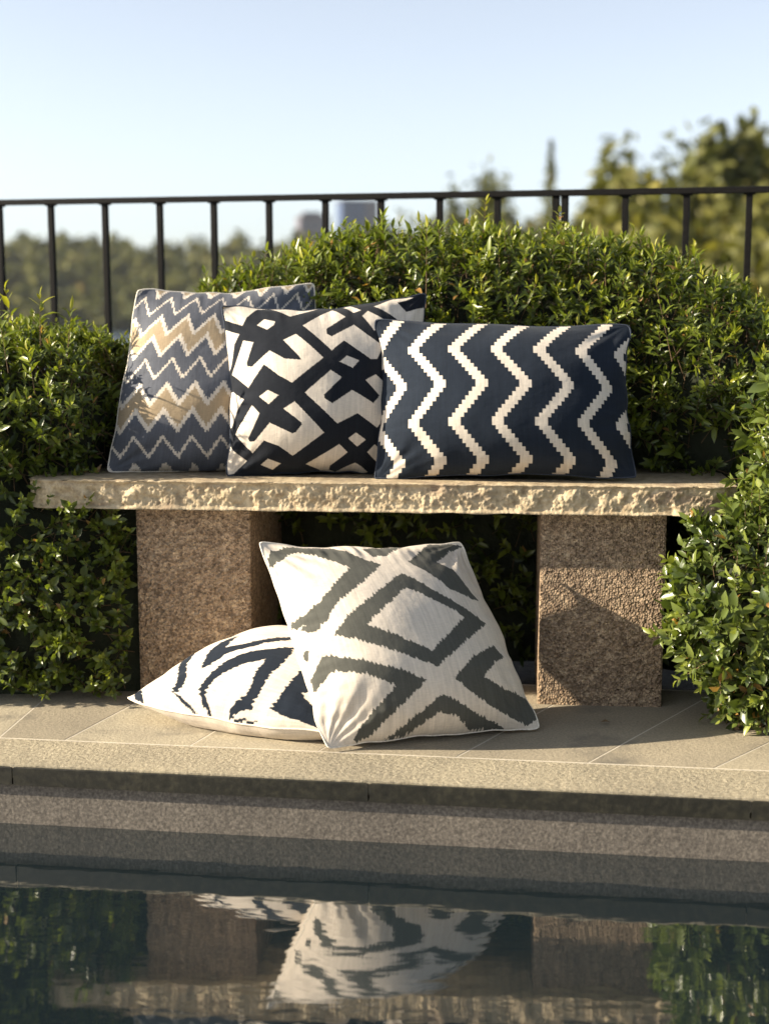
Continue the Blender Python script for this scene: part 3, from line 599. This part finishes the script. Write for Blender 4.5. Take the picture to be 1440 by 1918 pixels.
def pillow(name, label, corners, T, pattern, back_col, seam_mat, n=300, pinch=0.055, puff=0.60, wr=0.008, seed=0, floor_z=None, group=None, sag=0.0, Tb=None, bow=(0, 0, 0, 0), back_pattern=False, lift=0.0, ear=0.72):
    """corners TL TR BR BL in the world; a stuffed cover with pointed corners, folds and a seam all round"""
    rg = np.random.RandomState(seed); TL, TR, BR, BL = [np.array(c) for c in corners]; Tb = T if Tb is None else Tb
    q = np.linspace(-1, 1, n); q = 0.55*q+0.45*np.sin(q*math.pi/2); S, Tt = np.meshgrid(q, q)        # t -1 top, +1 bottom
    U0, V0 = (S+1)/2, (Tt+1)/2
    se = S*(1-pinch*(1-Tt**2)*S**2); te = Tt*(1-pinch*(1-S**2)*Tt**2)
    rc = 1-0.022*(np.abs(S)*np.abs(Tt))**16; se, te = se*rc, te*rc
    bt, br, bb, bl = bow                                                                             # extra bow of each edge, metres outwards
    U, Vv = (se+1)/2, (te+1)/2
    P = (TL*((1-U)*(1-Vv))[..., None]+TR*(U*(1-Vv))[..., None]+BR*(U*Vv)[..., None]+BL*((1-U)*Vv)[..., None])
    eu = unit((TR-TL)+(BR-BL)); ev = unit((BL-TL)+(BR-TR)); nrm = unit(np.cross(eu, ev)); 
    P = P + ev*((-bt*np.clip(-Tt, 0, 1)**2+bb*np.clip(Tt, 0, 1)**2)*(1-S**2))[..., None] + eu*((br*np.clip(S, 0, 1)**2-bl*np.clip(-S, 0, 1)**2)*(1-Tt**2))[..., None]
    P[..., 2] += lift*np.clip(-S, 0, 1)**1.5*np.exp(-((Tt+0.5)/0.34)**2)*np.clip((1+Tt)*4, 0, 1)
    if nrm[1] > 0 and abs(nrm[2]) < .8: nrm = -nrm
    if abs(nrm[2]) >= .8 and nrm[2] < 0: nrm = -nrm
    env = np.clip((1-S**2)*(1-Tt**2), 0, 1)**puff
    env = env*(1-ear*np.exp(-((1-np.abs(S))**2+(1-np.abs(Tt))**2)/0.085))
    # folds: fans from the corners, puckers along the edges, soft hollows
    wv = np.zeros_like(S)
    for sx in (-1, 1):
        for sy in (-1, 1):
            dx, dy = 1-sx*S, 1-sy*Tt; r = np.hypot(dx, dy)+1e-6; th = np.arctan2(dy, dx); ph = rg.uniform(0, 6.28, 3); k = rg.uniform(5, 9, 3)
            f = np.sin(k[0]*th+ph[0])+0.7*np.sin(k[1]*1.7*th+ph[1]+r*3)+0.4*np.sin(k[2]*2.6*th+ph[2]-r*5)
            wv += rg.uniform(0.6, 1.2)*f*np.exp(-(r/0.42)**2)*np.clip(r/0.16, 0, 1)
    ex, ey = 1-np.abs(S), 1-np.abs(Tt)
    for e, a, o in ((ex, Tt, 3), (ey, S, 5)):
        m = smooth_noise(np.stack([a*4.0+np.sign(S if e is ex else Tt)*9, e*0.9], -1), 1.0, seed+o, 2); wv += 0.75*m*np.exp(-(e/0.22)**2)
    wv += 0.5*smooth_noise(np.stack([S, Tt], -1), 0.55, seed+8, 3)
    fadeb = np.clip(np.minimum(ex, ey)/0.05, 0, 1)
    h = T*env*(1+sag*Tt) + wr*wv*fadeb*np.clip(env*2.2, 0, 1)
    wob = smooth_noise(np.stack([S*1.5+3, Tt*1.5], -1), 0.7, seed+9, 2)*0.004
    ed = np.exp(-(np.minimum(1-np.abs(S), 1-np.abs(Tt))/0.10)**2)*0.005; w1 = smooth_noise(np.stack([S*2, Tt*2], -1), 0.8, seed+30, 2)*ed; w2 = smooth_noise(np.stack([S*2, Tt*2], -1), 0.8, seed+31, 2)*ed
    P = P+eu*w1[..., None]+ev*w2[..., None]
    Fr = P+nrm*(h+wob)[..., None]
    nb = 90; ib = np.unique(np.round(np.linspace(0, n-1, nb)).astype(int)); nb = len(ib)
    hb = Tb*env*(1-0.3*sag*Tt)+wr*0.7*smooth_noise(np.stack([S, Tt], -1), 1.1, seed+20, 3)*fadeb*np.clip(env*2, 0, 1)
    Bk = (P-nrm*(hb-wob)[..., None])[np.ix_(ib, ib)]
    if floor_z is not None:
        for A in (Fr, Bk):
            d = floor_z-A[..., 2]; A[..., 2] = np.where(d > 0, floor_z+np.minimum(0.0015, d*0.02), A[..., 2])
    i = (np.arange(n-1)[:, None]*n+np.arange(n-1)[None, :]).ravel(); Ff = np.stack([i, i+n, i+n+1, i+1], 1)
    if np.dot(np.cross(Fr[-1, 0]-Fr[0, 0], Fr[0, -1]-Fr[0, 0]), nrm) < 0: Ff = Ff[:, ::-1]
    j = (np.arange(nb-1)[:, None]*nb+np.arange(nb-1)[None, :]).ravel(); Fb = np.stack([j, j+1, j+nb+1, j+nb], 1)
    if np.dot(np.cross(Bk[-1, 0]-Bk[0, 0], Bk[0, -1]-Bk[0, 0]), nrm) < 0: Fb = Fb[:, ::-1]
    V = np.concatenate([Fr.reshape(-1, 3), Bk.reshape(-1, 3)]); org = (BL+BR)/2; me = np_mesh(name, V-org, [Ff, Fb+n*n], True)
    cf = pattern(U0, V0).reshape(-1, 3)
    cb = pattern(U0[np.ix_(ib, ib)], V0[np.ix_(ib, ib)]).reshape(-1, 3) if back_pattern else np.tile(np.array(back_col), (nb*nb, 1))
    C = np.concatenate([cf, cb]); C = np.concatenate([C, np.ones((len(C), 1))], 1).astype(np.float32)
    a = me.color_attributes.new("print_color", 'FLOAT_COLOR', 'POINT'); a.data.foreach_set("color", C.ravel())
    uvv = np.concatenate([np.stack([U0, 1-V0], -1).reshape(-1, 2), np.stack([U0, 1-V0], -1)[np.ix_(ib, ib)].reshape(-1, 2)])
    li = np.empty(len(me.loops), np.int32); me.loops.foreach_get("vertex_index", li); ul = me.uv_layers.new(name="UVMap"); ul.data.foreach_set("uv", uvv[li].astype(np.float32).ravel())
    o = link(name, me, M_FAB); o.location = Vector(org); tag(o, label, "pillow", group)
    st = 5; ring = np.concatenate([Fr[0, ::st], Fr[::st, -1], Fr[-1, ::-st], Fr[::-st, 0]])
    keep = [0]
    for k in range(1, len(ring)):
        if np.linalg.norm(ring[k]-ring[keep[-1]]) > 0.003: keep.append(k)
    bm = bmesh.new(); tube_bm(bm, list(ring[keep])+[ring[0]], 0.0022, 6); s_ = bm_obj("seam", bm, seam_mat, None, True); s_.parent = o; s_.matrix_parent_inverse = Matrix.Translation(-o.location)
    return o
LAT = [(CREAM, [[(0,0),(0.009,0),(0.094,0),(0.19,0.001),(0.329,0.003),(0.432,0.004),(0.462,0.003),(0.323,0.074),(0.238,0.001),(0.177,0.011),(0.117,0.077),(0.092,0.129),(0.007,0.096)], [(0.161,0.133),(0.199,0.092),(0.25,0.11),(0.241,0.138),(0.207,0.166)], [(0,0.148),(0.07,0.182),(0.039,0.238),(0.012,0.367),(0,0.396),(0,0.256)], [(0.087,0.224),(0.136,0.241),(0.094,0.361),(0.098,0.38),(0.121,0.386),(0.212,0.301),(0.283,0.357),(0.361,0.37),(0.354,0.354),(0.28,0.241),(0.342,0.207),(0.465,0.364),(0.313,0.495),(0.25,0.449),(0.18,0.38),(0.096,0.502),(0.014,0.413)], [(0.151,0.558),(0.196,0.525),(0.247,0.558),(0.199,0.604)], [(0,0.518),(0.015,0.518),(0.072,0.565),(0.036,0.623),(0.007,0.711),(0,0.717)], [(0.114,0.601),(0.153,0.649),(0.096,0.785),(0.103,0.801),(0.129,0.804),(0.204,0.705),(0.316,0.771),(0.332,0.765),(0.361,0.723),(0.357,0.711),(0.271,0.633),(0.326,0.597),(0.469,0.771),(0.323,0.897),(0.25,0.836),(0.177,0.801),(0.124,0.867),(0.022,0.756)], [(0.169,0.938),(0.201,0.906),(0.268,0.938),(0.232,0.971)], [(0,0.815),(0.024,0.844),(0.098,0.908),(0.036,0.975),(0,0.981)], [(0.377,0.151),(0.525,0.019),(0.584,0.096),(0.488,0.18),(0.485,0.212),(0.508,0.235),(0.62,0.161),(0.684,0.235),(0.762,0.307),(0.729,0.377),(0.696,0.38),(0.633,0.326),(0.565,0.265),(0.505,0.323)], [(0.581,0.006),(0.617,0.001),(0.665,0.05),(0.626,0.066)], [(0.665,0.098),(0.696,0.062),(0.785,0.151),(0.844,0.201),(0.717,0.207)], [(0.732,0.032),(0.831,0),(0.902,0),(0.93,0.011),(0.849,0.024),(0.893,0.094),(1,0.074),(1,0.166),(0.871,0.172),(0.812,0.11)], [(0.541,0.39),(0.578,0.357),(0.636,0.386),(0.604,0.426)], [(0.374,0.551),(0.498,0.435),(0.551,0.475),(0.465,0.568),(0.469,0.587),(0.505,0.614),(0.601,0.545),(0.711,0.614),(0.744,0.574),(0.668,0.492),(0.72,0.462),(0.801,0.531),(0.796,0.665),(0.735,0.744),(0.63,0.668),(0.531,0.723)], [(0.591,0.804),(0.626,0.771),(0.68,0.81),(0.639,0.849)], [(0.39,0.951),(0.548,0.836),(0.594,0.881),(0.512,0.964),(0.515,0.991),(0.551,1),(0.639,0.942),(0.711,0.991),(0.687,1),(0.472,1)], [(0.693,0.879),(0.729,0.834),(0.782,0.881),(0.762,0.946)], [(0.307,1),(0.357,1),(0.403,1),(0.383,1),(0.316,1)]]), (TAN, [[(0,0),(0,0),(0.064,0),(0.079,0),(0.032,0.012),(0,0.027)]])]
GRY = [(GREY, [[(0.009,0.098),(0.045,0.043),(0.092,0.034),(0.148,0.012),(0.221,0.024),(0.323,0.025),(0.393,0.117),(0.478,0.177),(0.364,0.277),(0.25,0.354),(0.126,0.429),(0.019,0.455),(0,0.445),(0.007,0.416),(0.056,0.403),(0.119,0.37),(0.204,0.301),(0.326,0.193),(0.271,0.136),(0.196,0.081),(0.138,0.054),(0.034,0.124),(0.003,0.148)], [(0.541,0.241),(0.601,0.292),(0.674,0.367),(0.869,0.508),(0.75,0.584),(0.525,0.729),(0.364,0.649),(0.253,0.591),(0.138,0.528),(0.227,0.452),(0.37,0.361)], [(0.025,0.462),(0.103,0.419),(0.207,0.37),(0.136,0.452),(0.089,0.492),(0.043,0.482)], [(0.068,0.607),(0.151,0.639),(0.277,0.699),(0.377,0.738),(0.462,0.785),(0.37,0.859),(0.256,0.938),(0.21,0.98),(0.146,0.994),(0.126,0.978),(0.177,0.923),(0.244,0.867),(0.326,0.799),(0.247,0.75),(0.143,0.702),(0.079,0.69),(0.041,0.723),(0.007,0.756),(0.011,0.69)], [(0.525,0.849),(0.662,0.93),(0.828,1),(0.771,1),(0.652,0.993),(0.578,0.944),(0.508,0.923),(0.442,0.95),(0.374,0.993),(0.316,1),(0.262,0.999),(0.313,0.978)], [(0.591,0.782),(0.717,0.684),(0.867,0.614),(0.902,0.674),(0.836,0.699),(0.738,0.779),(0.839,0.826),(0.997,0.859),(1,0.953),(0.923,0.983),(0.759,0.915),(0.662,0.849)], [(0.614,0.164),(0.812,0.003),(0.934,0),(1,0.029),(0.897,0.066),(0.773,0.151),(0.831,0.204),(0.854,0.298),(0.893,0.38),(0.847,0.38),(0.744,0.338),(0.677,0.241)], [(0.449,0.049),(0.571,0.02),(0.662,0.024),(0.531,0.11),(0.465,0.117)], [(0.015,0.561),(0.034,0.568),(0.025,0.607),(0.012,0.601)]]), (CREAM, [[(0.528,0.329),(0.75,0.488),(0.614,0.591),(0.522,0.655),(0.39,0.571),(0.283,0.512),(0.377,0.442)]])]
NVY = [(NAVY, [[(0.03,0.024),(0.064,0.011),(0.064,0.052),(0.059,0.05),(0.028,0.091),(0.002,0.119),(0.007,0.059)], [(0.354,0.163),(0.291,0.148),(0.224,0.116),(0.105,0.208),(0.041,0.238),(0.043,0.269),(0.107,0.255),(0.185,0.194),(0.262,0.166)], [(0.451,0.262),(0.362,0.245),(0.302,0.241),(0.231,0.255),(0.151,0.295),(0.169,0.324),(0.245,0.354),(0.295,0.431),(0.366,0.494),(0.423,0.553),(0.482,0.588),(0.518,0.569),(0.467,0.526),(0.396,0.459),(0.332,0.404),(0.287,0.309),(0.335,0.302)], [(0.392,0.642),(0.35,0.619),(0.252,0.631),(0.185,0.619),(0.079,0.619),(0.024,0.623),(0.018,0.577),(0.005,0.545),(0.003,0.623),(0,0.691),(0,0.748),(0,0.716),(0,0.657),(0,0.588),(0.002,0.533),(0.013,0.53),(0.059,0.569),(0.107,0.569),(0.16,0.553),(0.238,0.549),(0.204,0.486),(0.157,0.435),(0.113,0.4),(0.074,0.392),(0.026,0.416),(0,0.455),(0,0.49),(0,0.443),(0.011,0.404),(0.069,0.354),(0.13,0.362),(0.204,0.385),(0.262,0.447),(0.313,0.53)], [(0.245,0.709),(0.154,0.709),(0.037,0.694),(0.02,0.766),(0.016,0.834),(0,0.921),(0.028,0.95),(0.105,0.89),(0.166,0.837),(0.218,0.755)], [(0.043,0.241),(0.03,0.287),(0.011,0.339),(0,0.385),(0,0.373),(0.007,0.32),(0.03,0.262)]]), (CREAM, [[(0.136,0.782),(0.166,0.809),(0.097,0.852),(0.116,0.792)]])]
PG = "pillows on the stone bench"
# zigzag rows, stepped
def pat_zig(U, Vv):
    per = 0.139; st = per/14; Uq = (np.floor(U/st)+0.5)*st; du = 0.35*(Vv-0.6)**2
    x = np.modf((Uq-du-0.085)/per+10)[0]; tri = 1-np.abs(2*x-1)
    y = Vv-0.104*tri-0.154+0.008*(hash1(np.floor(U/st*2), 3)-.5); n = (-0.348+np.sqrt(np.maximum(0.348**2+0.1*y, 1e-6)))/0.05; m = np.modf(n+10)[0]
    c = np.empty(U.shape+(3,)); c[:] = SLATE; c[(m > 0.0) & (m < 0.36)] = TAN
    c[(m < 0.085)] = CREAM; c[(m > 0.325) & (m < 0.41)] = CREAM; c[(m > 0.668) & (m < 0.722)] = CREAM
    return c
def pat_step(U, Vv):
    vp = 0.462; st = vp/18; Vq = (np.floor((Vv-0.225)/st)+0.5)*st; y = np.modf(Vq/vp+10)[0]; tri = 1-np.abs(2*y-1)
    per = 0.1613; x = (U+0.035-0.118*tri)/per; fx = np.modf(x+10)[0]
    c = np.empty(U.shape+(3,)); c[:] = np.array(NAVY)*1.15; c[fx < 0.285] = CREAM; return c
YL = dict(tl=3.55, tr=3.68, br=3.56, bl=3.46)
pillow("zigzag_pillow", "square pillow with tan, slate blue and cream zigzag rows, leftmost on the bench", [at(257, 541, 3.55), at(594, 528, 3.66), at(585, 893, 3.56), at(198, 886, 3.47)], 0.13, pat_zig, SLATE, M_SEAM_CREAM, seed=1, floor_z=BTOP+0.002, group=PG, wr=0.008, sag=0.15, pinch=0.03, bow=(-.012, 0, 0, 0), back_pattern=True)
pillow("lattice_pillow", "square navy and cream pillow with a bold geometric lattice print, middle of the bench", [at(412, 570, 3.47), at(801, 548, 3.56), at(790, 897, 3.47), at(424, 897, 3.40)], 0.135, polys_pattern(np.array(BLACKN)*1.1, LAT), BLACKN, M_SEAM_NAVY, seed=2, floor_z=BTOP+0.002, group=PG, wr=0.008, sag=0.1, n=380, pinch=0.07, bow=(-.012, 0, 0, 0))
pillow("lumbar_pillow", "long navy lumbar pillow with stepped cream zigzag stripes, rightmost on the bench", [at(699, 598, 3.44), at(1182, 606, 3.40), at(1194, 897, 3.29), at(698, 899, 3.35)], 0.122, pat_step, NAVY, M_SEAM_NAVY, seed=3, floor_z=BTOP+0.002, group=PG, wr=0.008, sag=0.12, n=380, pinch=0.065, back_pattern=True)
b0 = on_z(608, 1402, 0.010); b1 = on_z(1014, 1364, 0.008)
pillow("diamond_pillow", "white pillow with a grey ikat diamond print standing tilted on the paving under the bench", [at(484, 1014, b0.y+0.21), at(862, 1013, b1.y+0.20), b1, b0], 0.14, polys_pattern(CREAM, GRY, 0.015, 62, 4), CREAM, M_SEAM_CREAM, seed=4, floor_z=0.003, wr=0.012, sag=0.12, n=380, pinch=0.03, bow=(-.014, 0, 0, 0))
c0 = at(232, 1306, 3.15)
pillow("diamond_pillow", "white pillow with a navy ikat diamond print lying flat behind the grey printed one", [c0, Vector((-0.27, 3.36, 0.14)), Vector((0.08, 3.18, 0.06)), on_z(650, 1376, 0.035)], 0.146, polys_pattern(CREAM, NVY, 0.015, 62, 6), CREAM, M_SEAM_CREAM, seed=5, floor_z=0.003, wr=0.009, Tb=0.12, ear=0.4, bow=(0, 0, 0, 0.04), n=320, pinch=0.05)
